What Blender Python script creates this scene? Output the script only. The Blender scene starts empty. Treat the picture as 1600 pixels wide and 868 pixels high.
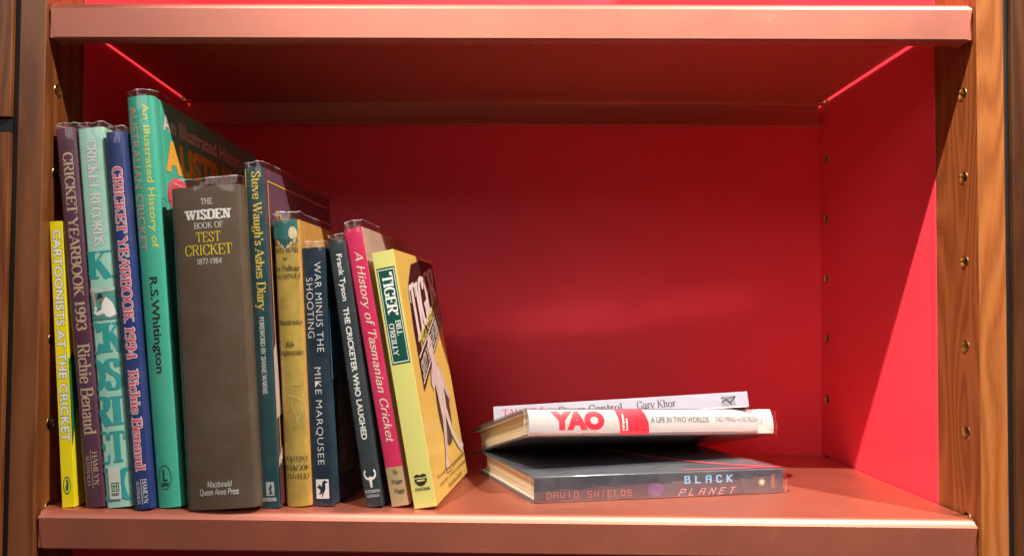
import bpy, bmesh, math, random
from mathutils import Vector, Matrix, Euler
random.seed(7)
R = math.radians
S = bpy.context.scene
COL = S.collection

# ------------------------------------------------------------------ camera
cd = bpy.data.cameras.new("camera"); cam = bpy.data.objects.new("camera", cd); COL.objects.link(cam)
cam.location = (-0.00988, -0.55827, 0.14484)
cam.rotation_euler = (math.pi/2 + 0.02835, -0.00771, 0.01298)
cd.sensor_fit = 'HORIZONTAL'; cd.sensor_width = 36.0; cd.lens = 26.535
cd.shift_x = 0.02889; cd.shift_y = 0.01833
cd.clip_start = 0.02; cd.clip_end = 50
S.camera = cam

# ------------------------------------------------------------------ room light
wd = bpy.data.worlds.new("World"); S.world = wd; wd.use_nodes = True
bg = wd.node_tree.nodes['Background']; bg.inputs[0].default_value = (1.0, 0.9, 0.82, 1); bg.inputs[1].default_value = 0.05

def spot(name, loc, aim, power, radius=0.025, size=60, blend=0.6, col=(1, 0.93, 0.83)):
    l = bpy.data.lights.new(name, 'SPOT'); l.energy = power; l.shadow_soft_size = radius
    l.spot_size = R(size); l.spot_blend = blend; l.color = col
    o = bpy.data.objects.new(name, l); COL.objects.link(o); o.location = loc
    o.rotation_euler = (Vector(aim) - Vector(loc)).to_track_quat('-Z', 'Y').to_euler()
    return o
# two ceiling spotlights in front of the bookcase, one from each side
spot("ceiling_spot", (-0.80, -0.95, 2.124), (0.50, 0.0, 0.20), 545, radius=0.02, size=36, blend=1.0)
spot("ceiling_spot", (1.15, -0.95, 2.124), (0.02, 0.0, 0.20), 410, radius=0.02, size=46, blend=1.0)

# soft fill light added to brighten the back wall, well in front of the case
al = bpy.data.lights.new("added_fill", 'AREA'); al.shape = 'RECTANGLE'; al.size = 1.8; al.size_y = 1.0; al.energy = 15; al.color = (1, .92, .86)
ao = bpy.data.objects.new("added_fill", al); COL.objects.link(ao); ao.location = (-0.9, -2.4, 1.5)
ao.rotation_euler = (Vector((0, .1, .15))-Vector(ao.location)).to_track_quat('-Z', 'Y').to_euler()

S.view_settings.view_transform = 'Standard'; S.view_settings.look = 'None'
S.view_settings.exposure = 0.0; S.view_settings.gamma = 1.0
S.cycles.max_bounces = 10; S.cycles.diffuse_bounces = 5; S.cycles.glossy_bounces = 5
S.cycles.transparent_max_bounces = 24; S.cycles.sample_clamp_indirect = 60.0
S.cycles.blur_glossy = 0.03; S.cycles.caustics_reflective = True

# ------------------------------------------------------------------ materials
def new_mat(name):
    m = bpy.data.materials.new(name); m.use_nodes = True
    nt = m.node_tree; return m, nt, nt.nodes['Principled BSDF']
def node(nt, t, **k):
    n = nt.nodes.new(t)
    for a, v in k.items():
        if a in n.inputs: n.inputs[a].default_value = v
        else: setattr(n, a, v)
    return n
_mc = {}
def paper(col, rough=0.5, var=0.10, scale=60.0, coat=0.0, bump=0.0, wear=0.0):
    """printed paper or card: base colour with faint mottling and rubbed spots"""
    key = (tuple(col), rough, var, scale, coat, bump, wear)
    if key in _mc: return _mc[key]
    m, nt, p = new_mat("printed_paper")
    L = nt.links
    tc = node(nt, 'ShaderNodeTexCoord')
    n1 = node(nt, 'ShaderNodeTexNoise', Scale=scale, Detail=6.0, Roughness=0.65)
    L.new(tc.outputs['Object'], n1.inputs['Vector'])
    r = node(nt, 'ShaderNodeMapRange'); r.inputs[1].default_value = 0.3; r.inputs[2].default_value = 0.7
    r.inputs[3].default_value = 1 - var; r.inputs[4].default_value = 1 + var
    L.new(n1.outputs[0], r.inputs[0])
    mx = node(nt, 'ShaderNodeMix', data_type='RGBA', blend_type='MULTIPLY'); mx.inputs[0].default_value = 1
    mx.inputs[6].default_value = (*col, 1)
    L.new(r.outputs[0], mx.inputs[7])
    out = mx.outputs[2]
    if wear > 0:
        n2 = node(nt, 'ShaderNodeTexNoise', Scale=260.0, Detail=8.0, Roughness=0.75)
        L.new(tc.outputs['Object'], n2.inputs['Vector'])
        r2 = node(nt, 'ShaderNodeMapRange'); r2.inputs[1].default_value = 0.66; r2.inputs[2].default_value = 0.72
        r2.inputs[4].default_value = wear
        L.new(n2.outputs[0], r2.inputs[0])
        mw = node(nt, 'ShaderNodeMix', data_type='RGBA'); L.new(r2.outputs[0], mw.inputs[0]); L.new(out, mw.inputs[6])
        mw.inputs[7].default_value = (0.75, 0.70, 0.6, 1); out = mw.outputs[2]
    L.new(out, p.inputs['Base Color'])
    p.inputs['Roughness'].default_value = rough
    p.inputs['Coat Weight'].default_value = coat; p.inputs['Coat Roughness'].default_value = 0.12
    if bump:
        b = node(nt, 'ShaderNodeBump', Strength=bump, Distance=0.0005)
        L.new(n1.outputs[0], b.inputs['Height']); L.new(b.outputs[0], p.inputs['Normal'])
    _mc[key] = m; return m

def pages_mat(col=(0.62, 0.50, 0.34), axis=0, freq=1100.0):
    m, nt, p = new_mat("page_edges"); L = nt.links
    tc = node(nt, 'ShaderNodeTexCoord'); mp = node(nt, 'ShaderNodeMapping')
    L.new(tc.outputs['Object'], mp.inputs[0])
    sc = [25, 4, 25]; sc[axis] = freq; mp.inputs['Scale'].default_value = sc
    n = node(nt, 'ShaderNodeTexNoise', Scale=1.0, Detail=3.0, Roughness=0.7); L.new(mp.outputs[0], n.inputs['Vector'])
    cr = node(nt, 'ShaderNodeValToRGB')
    cr.color_ramp.elements[0].position = 0.3; cr.color_ramp.elements[0].color = (col[0]*.45, col[1]*.4, col[2]*.33, 1)
    cr.color_ramp.elements[1].position = 0.62; cr.color_ramp.elements[1].color = (*col, 1)
    L.new(n.outputs[0], cr.inputs[0]); L.new(cr.outputs[0], p.inputs['Base Color'])
    b = node(nt, 'ShaderNodeBump', Strength=0.5, Distance=0.0004); L.new(n.outputs[0], b.inputs['Height'])
    L.new(b.outputs[0], p.inputs['Normal']); p.inputs['Roughness'].default_value = 0.75
    return m
PAGES = pages_mat((0.70, 0.60, 0.44)); PAGES_GREY = pages_mat((0.64, 0.54, 0.37))

def film_mat(name, tint=(1, 1, 1), rough=0.07, haze=0.05, bump=0.35, scale=70.0, base=0.02):
    """clear plastic film: see-through, Fresnel gloss, slightly milky, crinkled"""
    m = bpy.data.materials.new(name); m.use_nodes = True; nt = m.node_tree; L = nt.links
    for n in list(nt.nodes): nt.nodes.remove(n)
    out = node(nt, 'ShaderNodeOutputMaterial')
    tr = node(nt, 'ShaderNodeBsdfTransparent'); tr.inputs[0].default_value = (*tint, 1)
    gl = node(nt, 'ShaderNodeBsdfGlossy'); gl.inputs['Roughness'].default_value = rough
    df = node(nt, 'ShaderNodeBsdfDiffuse'); df.inputs[0].default_value = (0.8, 0.78, 0.78, 1)
    tc = node(nt, 'ShaderNodeTexCoord')
    n1 = node(nt, 'ShaderNodeTexNoise', Scale=scale, Detail=3.0, Roughness=0.5, Distortion=1.2)
    mp = node(nt, 'ShaderNodeMapping'); mp.inputs['Scale'].default_value = (1, 1, 0.28)
    L.new(tc.outputs['Object'], mp.inputs[0]); L.new(mp.outputs[0], n1.inputs['Vector'])
    bp = node(nt, 'ShaderNodeBump', Strength=bump, Distance=0.002); L.new(n1.outputs[0], bp.inputs['Height'])
    L.new(bp.outputs[0], gl.inputs['Normal'])
    lw = node(nt, 'ShaderNodeLayerWeight'); lw.inputs[0].default_value = 0.5; L.new(bp.outputs[0], lw.inputs['Normal'])
    pw = node(nt, 'ShaderNodeMath', operation='POWER'); pw.inputs[1].default_value = 4.0; L.new(lw.outputs['Facing'], pw.inputs[0])
    ad = node(nt, 'ShaderNodeMath', operation='MULTIPLY_ADD'); ad.inputs[1].default_value = 0.75; ad.inputs[2].default_value = 0.05+base
    L.new(pw.outputs[0], ad.inputs[0])
    m1 = node(nt, 'ShaderNodeMixShader'); m1.inputs[0].default_value = haze
    n3 = node(nt, 'ShaderNodeTexNoise', Scale=38.0, Detail=4.0, Roughness=0.6, Distortion=0.8); L.new(tc.outputs['Object'], n3.inputs['Vector'])
    h3 = node(nt, 'ShaderNodeMapRange'); h3.inputs[1].default_value = .40; h3.inputs[2].default_value = .68; h3.inputs[3].default_value = haze*.3; h3.inputs[4].default_value = haze*2.6  # cloudy haze patches put soft reflections into the film's colour
    L.new(n3.outputs[0], h3.inputs[0]); L.new(h3.outputs[0], m1.inputs[0])
    L.new(tr.outputs[0], m1.inputs[1]); L.new(df.outputs[0], m1.inputs[2])
    m2 = node(nt, 'ShaderNodeMixShader'); L.new(ad.outputs[0], m2.inputs[0])
    L.new(m1.outputs[0], m2.inputs[1]); L.new(gl.outputs[0], m2.inputs[2])
    L.new(m2.outputs[0], out.inputs[0]); return m
FILM = film_mat("clear_film", haze=0.012, bump=0.30, base=0.0)
FILM_G = film_mat("clear_film_glossy", haze=0.035, bump=0.25, base=0.07)
FILM_RIM = film_mat("clear_film_edge", bump=0.12, haze=0.22, base=0.12, rough=0.15)

def wood(name, c1, c2, c3, rough=0.35, seed=0.0, figure=1.0):
    m, nt, p = new_mat(name); L = nt.links
    tc = node(nt, 'ShaderNodeTexCoord'); mp = node(nt, 'ShaderNodeMapping')
    L.new(tc.outputs['Object'], mp.inputs[0]); mp.inputs['Location'].default_value = (seed, seed*1.7, seed*.6)
    mp.inputs['Scale'].default_value = (9, 9, 1.3)
    d = node(nt, 'ShaderNodeTexNoise', Scale=1.6, Detail=2.0); L.new(mp.outputs[0], d.inputs['Vector'])
    sc = node(nt, 'ShaderNodeVectorMath', operation='SCALE'); sc.inputs['Scale'].default_value = 1.2*figure
    L.new(d.outputs['Color'], sc.inputs[0])
    ad = node(nt, 'ShaderNodeVectorMath', operation='ADD'); L.new(mp.outputs[0], ad.inputs[0]); L.new(sc.outputs[0], ad.inputs[1])
    w = node(nt, 'ShaderNodeTexWave', Scale=2.2, Distortion=5.0, Detail=3.0); w.bands_direction = 'X'
    w.inputs['Detail Scale'].default_value = 1.2
    L.new(ad.outputs[0], w.inputs['Vector'])
    mp2 = node(nt, 'ShaderNodeMapping'); mp2.inputs['Scale'].default_value = (1500, 1500, 45); L.new(tc.outputs['Object'], mp2.inputs[0])
    g = node(nt, 'ShaderNodeTexNoise', Scale=1.0, Detail=5.0, Roughness=0.7); L.new(mp2.outputs[0], g.inputs['Vector'])
    m2 = node(nt, 'ShaderNodeMix', data_type='FLOAT'); m2.inputs[0].default_value = 0.74
    L.new(w.outputs['Fac'], m2.inputs[2]); L.new(g.outputs[0], m2.inputs[3])
    cr = node(nt, 'ShaderNodeValToRGB'); e = cr.color_ramp.elements
    e[0].position = 0.28; e[0].color = (*c1, 1); e[1].position = 0.78; e[1].color = (*c3, 1)
    k = e.new(0.5); k.color = (*c2, 1)
    L.new(m2.outputs[0], cr.inputs[0]); L.new(cr.outputs[0], p.inputs['Base Color'])
    b = node(nt, 'ShaderNodeBump', Strength=0.12, Distance=0.0003); L.new(g.outputs[0], b.inputs['Height'])
    L.new(b.outputs[0], p.inputs['Normal'])
    p.inputs['Roughness'].default_value = rough; p.inputs['Coat Weight'].default_value = 0.15; p.inputs['Coat Roughness'].default_value = 0.25
    return m
WOOD = wood("varnished_cherry", (0.12, 0.032, 0.009), (0.21, 0.062, 0.017), (0.30, 0.10, 0.03), seed=0.3)
WOOD_B = wood("varnished_cherry_pale", (0.25, 0.066, 0.015), (0.36, 0.108, 0.026), (0.46, 0.160, 0.043), seed=3.1, figure=1.8)
WOOD_R = wood("varnished_cherry_face", (0.15, 0.038, 0.010), (0.23, 0.062, 0.016), (0.31, 0.095, 0.025), seed=5.2, figure=2.2)
WOOD_L = wood("varnished_cherry_edging", (0.12, 0.036, 0.013), (0.20, 0.066, 0.024), (0.27, 0.098, 0.037), seed=9.2)  # left edging darkened: weaker light on that side is put into the colour
WOOD_D = wood("dark_cherry", (0.045, 0.013, 0.005), (0.085, 0.027, 0.009), (0.13, 0.045, 0.015), seed=7.7)

def simple(name, col, rough=0.5, metal=0.0, spec=0.5, nbump=0.0, nscale=400.0, var=0.0, coat=0.0):
    m, nt, p = new_mat(name); L = nt.links
    p.inputs['Base Color'].default_value = (*col, 1); p.inputs['Roughness'].default_value = rough
    p.inputs['Metallic'].default_value = metal; p.inputs['Specular IOR Level'].default_value = spec
    p.inputs['Coat Weight'].default_value = coat; p.inputs['Coat Roughness'].default_value = 0.2
    tc = node(nt, 'ShaderNodeTexCoord')
    n = node(nt, 'ShaderNodeTexNoise', Scale=nscale, Detail=2.0); L.new(tc.outputs['Object'], n.inputs['Vector'])
    if nbump:
        b = node(nt, 'ShaderNodeBump', Strength=nbump, Distance=0.0004); L.new(n.outputs[0], b.inputs['Height']); L.new(b.outputs[0], p.inputs['Normal'])
    if var:
        n2 = node(nt, 'ShaderNodeTexNoise', Scale=14.0, Detail=6.0, Roughness=.6); L.new(tc.outputs['Object'], n2.inputs['Vector'])
        r = node(nt, 'ShaderNodeMapRange'); r.inputs[1].default_value = .3; r.inputs[2].default_value = .7; r.inputs[3].default_value = 1-var; r.inputs[4].default_value = 1+var
        L.new(n2.outputs[0], r.inputs[0])
        mx = node(nt, 'ShaderNodeMix', data_type='RGBA', blend_type='MULTIPLY'); mx.inputs[0].default_value = 1
        mx.inputs[6].default_value = (*col, 1); L.new(r.outputs[0], mx.inputs[7]); L.new(mx.outputs[2], p.inputs['Base Color'])
        r3 = node(nt, 'ShaderNodeMapRange'); r3.inputs[1].default_value = .3; r3.inputs[2].default_value = .7; r3.inputs[3].default_value = rough*.85; r3.inputs[4].default_value = rough*1.15
        L.new(n2.outputs[0], r3.inputs[0]); L.new(r3.outputs[0], p.inputs['Roughness'])
    return m
RED = simple("satin_red_laminate", (0.84, 0.052, 0.080), 0.42, spec=0.3, nbump=0.05, var=0.03)
COPPER = simple("copper_pink_powder_coat", (0.58, 0.130, 0.062), 0.47, metal=0.70, nbump=0.35, nscale=1500.0, var=0.03, coat=0.9)
_nt = COPPER.node_tree; _q = _nt.nodes['Principled BSDF']; _src = _q.inputs['Base Color'].links[0].from_socket
_tc = node(_nt, 'ShaderNodeTexCoord'); _mp = node(_nt, 'ShaderNodeMapping'); _mp.inputs['Scale'].default_value = (1, 1, 2.2); _nt.links.new(_tc.outputs['Object'], _mp.inputs[0])
_n1 = node(_nt, 'ShaderNodeTexNoise', Scale=330.0, Detail=5.0, Roughness=0.75); _nt.links.new(_mp.outputs[0], _n1.inputs['Vector'])
_n2 = node(_nt, 'ShaderNodeTexNoise', Scale=28.0, Detail=3.0); _nt.links.new(_tc.outputs['Object'], _n2.inputs['Vector'])
_ml = node(_nt, 'ShaderNodeMath', operation='MULTIPLY'); _nt.links.new(_n1.outputs[0], _ml.inputs[0]); _nt.links.new(_n2.outputs[0], _ml.inputs[1])
_mr = node(_nt, 'ShaderNodeMapRange'); _mr.inputs[1].default_value = 0.42; _mr.inputs[2].default_value = 0.50; _mr.inputs[4].default_value = 0.6; _nt.links.new(_ml.outputs[0], _mr.inputs[0])
_mx = node(_nt, 'ShaderNodeMix', data_type='RGBA'); _nt.links.new(_mr.outputs[0], _mx.inputs[0]); _nt.links.new(_src, _mx.inputs[6]); _mx.inputs[7].default_value = (.75, .5, .42, 1)
_nt.links.new(_mx.outputs[2], _q.inputs['Base Color'])
_pb = COPPER.node_tree.nodes["Principled BSDF"]; _pb.inputs["Coat IOR"].default_value = 2.1; _pb.inputs["Coat Roughness"].default_value = 0.48
BRASS = simple("brass", (0.62, 0.44, 0.22), 0.28, metal=1.0)
CUP = simple("shaded_brass", (0.22, 0.12, 0.045), 0.35, metal=0.9)  # brass of the socket cups, darkened to put shade inside the holes
BLACK = simple("matte_black", (0.010, 0.011, 0.013), 0.6, nbump=0.1)

# ------------------------------------------------------------------ mesh helpers
def link(name, me, mats, parent=None, smooth=False):
    o = bpy.data.objects.new(name, me); COL.objects.link(o)
    for m in (mats if isinstance(mats, (list, tuple)) else [mats]): me.materials.append(m)
    if parent is not None: o.parent = parent
    if smooth:
        for p in me.polygons: p.use_smooth = True
    return o
def mesh(name, verts, faces, mats, parent=None, idx=None, smooth=False):
    me = bpy.data.meshes.new(name); me.from_pydata([tuple(v) for v in verts], [], faces); me.validate()
    o = link(name, me, mats, parent, smooth)
    if idx:
        for p, i in zip(me.polygons, idx): p.material_index = i
    return o
def fix(o):
    bm = bmesh.new(); bm.from_mesh(o.data); bmesh.ops.remove_doubles(bm, verts=bm.verts, dist=1e-6)
    bmesh.ops.recalc_face_normals(bm, faces=bm.faces); bm.to_mesh(o.data); bm.free()
def box(name, a, b, mat, parent=None, bevel=0.0, seg=2):
    bm = bmesh.new(); bmesh.ops.create_cube(bm, size=1)
    for v in bm.verts: v.co = Vector([(a[i]+b[i])/2 + v.co[i]*(b[i]-a[i]) for i in range(3)])
    if bevel: bmesh.ops.bevel(bm, geom=bm.edges[:], offset=bevel, segments=seg, profile=0.5, affect='EDGES')
    me = bpy.data.meshes.new(name); bm.to_mesh(me); bm.free()
    return link(name, me, mat, parent)
def cyl(name, c, axis, r, ln, mat, parent=None, seg=20, rings=None, inner=0):
    """lathe along an axis; rings = [(radius, offset), ...]"""
    rings = rings or [(0, 0), (r, 0), (r, ln), (0, ln)]
    vs, fs = [], []
    ax = 'XYZ'.index(axis)
    for rr, off in rings:
        for k in range(seg):
            t = 2*math.pi*k/seg; p = [0, 0, 0]; p[ax] = off; p[(ax+1) % 3] = rr*math.cos(t); p[(ax+2) % 3] = rr*math.sin(t)
            vs.append([c[i]+p[i] for i in range(3)])
    for j in range(len(rings)-1):
        for k in range(seg): fs.append([j*seg+k, j*seg+(k+1) % seg, (j+1)*seg+(k+1) % seg, (j+1)*seg+k])
    o = mesh(name, vs, fs, mat, parent, idx=([1 if k < inner*seg else 0 for k in range(len(fs))] if inner else None), smooth=True); fix(o)
    for p in o.data.polygons: p.use_smooth = True
    o.data.set_sharp_from_angle(angle=R(35)); return o
def thing(name, label, cat, loc=(0, 0, 0), rot=(0, 0, 0), group=None):
    o = bpy.data.objects.new(name, None); COL.objects.link(o); o.empty_display_size = 0.02
    o.location = loc; o.rotation_euler = rot; o['label'] = label; o['category'] = cat
    if group: o['group'] = group
    return o
def tag(o, label, cat, group=None):
    o['label'] = label; o['category'] = cat
    if group: o['group'] = group
    return o

# ------------------------------------------------------------------ bookcase
HW, DEPTH, YW = 0.3476, 0.2677, 0.0538          # half width inside, depth, depth of the wooden front strip
ZB, ZT = -0.42, 0.86
H, T = 0.3534, 0.0290
holes_z = [0.0619 + 0.064*k for k in range(-6, 12)]
case = thing("bookcase", "varnished cherry bookcase lined in bright red laminate, filling the frame", "bookcase")

def drilled(name, a, b, mat, side, ys, zs, r, edge=None):
    o = box(name, a, b, mat, case, bevel=0.0007, seg=1)
    bm = bmesh.new()
    for y in ys:
        for z in zs:
            ret = bmesh.ops.create_cone(bm, cap_ends=True, segments=16, radius1=r, radius2=r, depth=0.016,
                    matrix=Matrix.Translation((side*HW, y, z)) @ Matrix.Rotation(math.pi/2, 4, 'Y'))
    me = bpy.data.meshes.new("cutter"); bm.to_mesh(me); bm.free()
    c = bpy.data.objects.new("cutter", me); COL.objects.link(c)
    md = o.modifiers.new("holes", 'BOOLEAN'); md.object = c; md.operation = 'DIFFERENCE'; md.solver = 'EXACT'
    dg = bpy.context.evaluated_depsgraph_get()
    nm = bpy.data.meshes.new_from_object(o.evaluated_get(dg)); o.modifiers.clear()
    old = o.data; o.data = nm; nm.name = name
    bpy.data.objects.remove(c); bpy.data.meshes.remove(me); bpy.data.meshes.remove(old)
    if edge:      # paler solid edging along the front of the board
        nm.materials.append(edge)
        for p in nm.polygons:
            if p.normal.y < -0.3: p.material_index = len(nm.materials)-1
    return o
zs_f = [z for z in holes_z if ZB+.02 < z < ZT-.02]
sock_rings = [(0.0, 0.0075), (0.0030, 0.0075), (0.0042, 0.0070), (0.0042, 0.0002), (0.0044, -0.0004), (0.0050, -0.0004), (0.0053, -0.0001), (0.0053, 0.0004)]
for s, wm in ((-1, WOOD), (1, WOOD)):
    pw = drilled("side_panel", (min(s*HW, s*(HW+.0198)), 0.0, ZB), (max(s*HW, s*(HW+.0198)), YW, ZT), WOOD_R if s > 0 else WOOD, s, [0.0175], zs_f, 0.0044, WOOD_B if s > 0 else WOOD_L)
    pr = drilled("side_lining", (min(s*HW, s*(HW+.0198)), YW, ZB), (max(s*HW, s*(HW+.0198)), DEPTH+.008, ZT), RED, s, [0.2527], zs_f, 0.0044)
    first = None
    for y, par in ((0.0175, pw), (0.2527, pr)):
        for z in zs_f:
            if first is None:
                first = cyl("peg_socket", (0, 0, 0), 'X', 0, 0, [BRASS, CUP], par, 24, rings=[(rr, s*of) for rr, of in sock_rings], inner=2)
                o = first
            else:
                o = first.copy(); COL.objects.link(o); o.parent = par
            o.location = (s*HW, y, z)
back = box("back_panel", (-HW-.0000, DEPTH, ZB), (HW+.0000, DEPTH+.008, ZT), RED, case)
# black strips filling the gaps and neighbouring cases
for s in (-1, 1):
    x0 = s*(HW+.0202); x1 = s*(HW+.0252)
    j = box("joint_strip", (min(x0, x1), 0.0035, ZB), (max(x0, x1), 0.03, ZT), BLACK, None, bevel=0.0006)
    tag(j, "black strip filling the gap along the %s edge of the red-lined bookcase" % ("left" if s < 0 else "right"), "joint strip", "black joint strips beside the bookcase")
nb = thing("neighbouring_bookcase", "dark wooden side of the next bookcase, at the far right edge", "bookcase", group="neighbouring bookcases")
box("side_panel", (HW+.0256, 0.0, ZB), (HW+.046, 0.05, ZT), WOOD_D, nb, bevel=0.0007, seg=1)
nb = thing("neighbouring_bookcase", "wooden edge of the next bookcase, far left, split by a black band", "bookcase", group="neighbouring bookcases")
box("side_panel", (-HW-.046, 0.0, 0.2930), (-HW-.0256, 0.05, ZT), WOOD, nb, bevel=0.0007, seg=1)
box("side_panel", (-HW-.046, 0.0, ZB), (-HW-.0256, 0.05, 0.2815), WOOD, nb, bevel=0.0007, seg=1)
box("black_band", (-HW-.046, 0.003, 0.2817), (-HW-.0256, 0.049, 0.2928), BLACK, nb)

# folded sheet-metal shelves
def shelf(z0, label):
    th = 0.0013; zt = 0.0; r = 0.0042; y0 = 0.0022
    path = [(y0+0.013, zt-T+0.0008), (y0+0.004, zt-T), (y0+0.0012, zt-T+0.0003), (y0+0.0003, zt-T+0.0015)]
    path += [(y0, zt-0.0056), (y0+0.0005, zt-0.0047), (y0+0.0013, zt-0.0032), (y0+0.0024, zt-0.0018), (y0+0.0037, zt-0.0008), (y0+0.0052, zt-0.0002), (y0+0.0068, zt)]
    path += [(0.08, zt), (0.16, zt), (DEPTH-.0045, zt), (DEPTH-.0022, zt-.0008), (DEPTH-.0014, zt-.0028), (DEPTH-.0012, zt-.0262), (DEPTH-.0035, zt-.0275), (DEPTH-.012, zt-.0275)]
    n = len(path); inner = []
    for i in range(n):
        a = Vector(path[max(0, i-1)]); b = Vector(path[min(n-1, i+1)]); d = (b-a).normalized()
        nrm = Vector((d.y, -d.x)); inner.append((path[i][0]+nrm.x*th, path[i][1]+nrm.y*th))
    loop = path + inner[::-1]
    xs = [-1, -0.6, -0.2, 0.2, 0.6, 1]
    vs, fs = [], []
    for x in xs:
        for (y, z) in loop:
            if y < 0.02: hw = 0.3460 - (0.0036*min(1, max(0, (-z-.004)/(T-.006))) if y < .018 else 0) - (0.0010 if z > -.004 else 0)
            else: hw = 0.3455
            if 0.004 < y < 0.02 and z > -0.004: hw = 0.3452
            vs.append((x*hw, y, z))
    m = len(loop)
    for i in range(len(xs)-1):
        for k in range(m): fs.append([i*m+k, i*m+(k+1) % m, (i+1)*m+(k+1) % m, (i+1)*m+k])
    for e in (0, len(xs)-1):
        for k in range(n-1): fs.append([e*m+k, e*m+k+1, e*m+m-2-k, e*m+m-1-k])
    t = thing("metal_shelf", label, "shelf", (0, 0, z0), group="copper-pink metal shelves")
    o = mesh("shelf_sheet", vs, fs, COPPER, t); fix(o)
    for p in o.data.polygons: p.use_smooth = True
    md = o.modifiers.new("e", 'EDGE_SPLIT'); md.split_angle = R(24)
    for s in (-1, 1):   # folded corner flaps showing behind the mitred ends of the front lip
        f = [(s*0.3462, 0.0036, -.0045), (s*0.3462, 0.0036, -T+.0012), (s*0.3410, 0.0036, -T+.0012), (s*0.3440, 0.0036, -.0045),
             (s*0.3462, 0.020, -.0045), (s*0.3462, 0.020, -T+.0012), (s*0.3410, 0.020, -T+.0012), (s*0.3440, 0.020, -.0045)]
        q = mesh("corner_flap", f, [[0, 1, 2, 3], [4, 7, 6, 5], [0, 4, 5, 1], [1, 5, 6, 2], [2, 6, 7, 3], [3, 7, 4, 0]], COPPER, t); fix(q)
    return t
low = shelf(0.0, "lower copper-pink metal shelf carrying all the books")
up = shelf(H+T, "upper copper-pink metal shelf above the books, empty in view")
for s in (-1, 1):
    for zc, nm in ((H+T, "upper"), (0.0, "lower")):
        for y, fb in ((0.2527, "back"), (0.0175, "front")):
            if zc == 0.0 and fb == "back": continue
            if zc > 0 and fb == "front": continue
            zz = zc - 0.0013 - 0.0026 if fb == "back" else zc-0.002
            rr = [(0.0, -.006), (0.0025, -.006), (0.0025, .0095), (0.0020, .0100), (0.0, .0100)]
            p = cyl("shelf_peg", (s*HW, y, zz), 'X', 0, 0, BRASS, None, 20, rings=[(a, -s*b) for a, b in rr])
            tag(p, "small brass peg holding up the %s shelf at its %s %s corner" % (nm, fb, "left" if s < 0 else "right"), "shelf peg", "brass shelf pegs")

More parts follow.
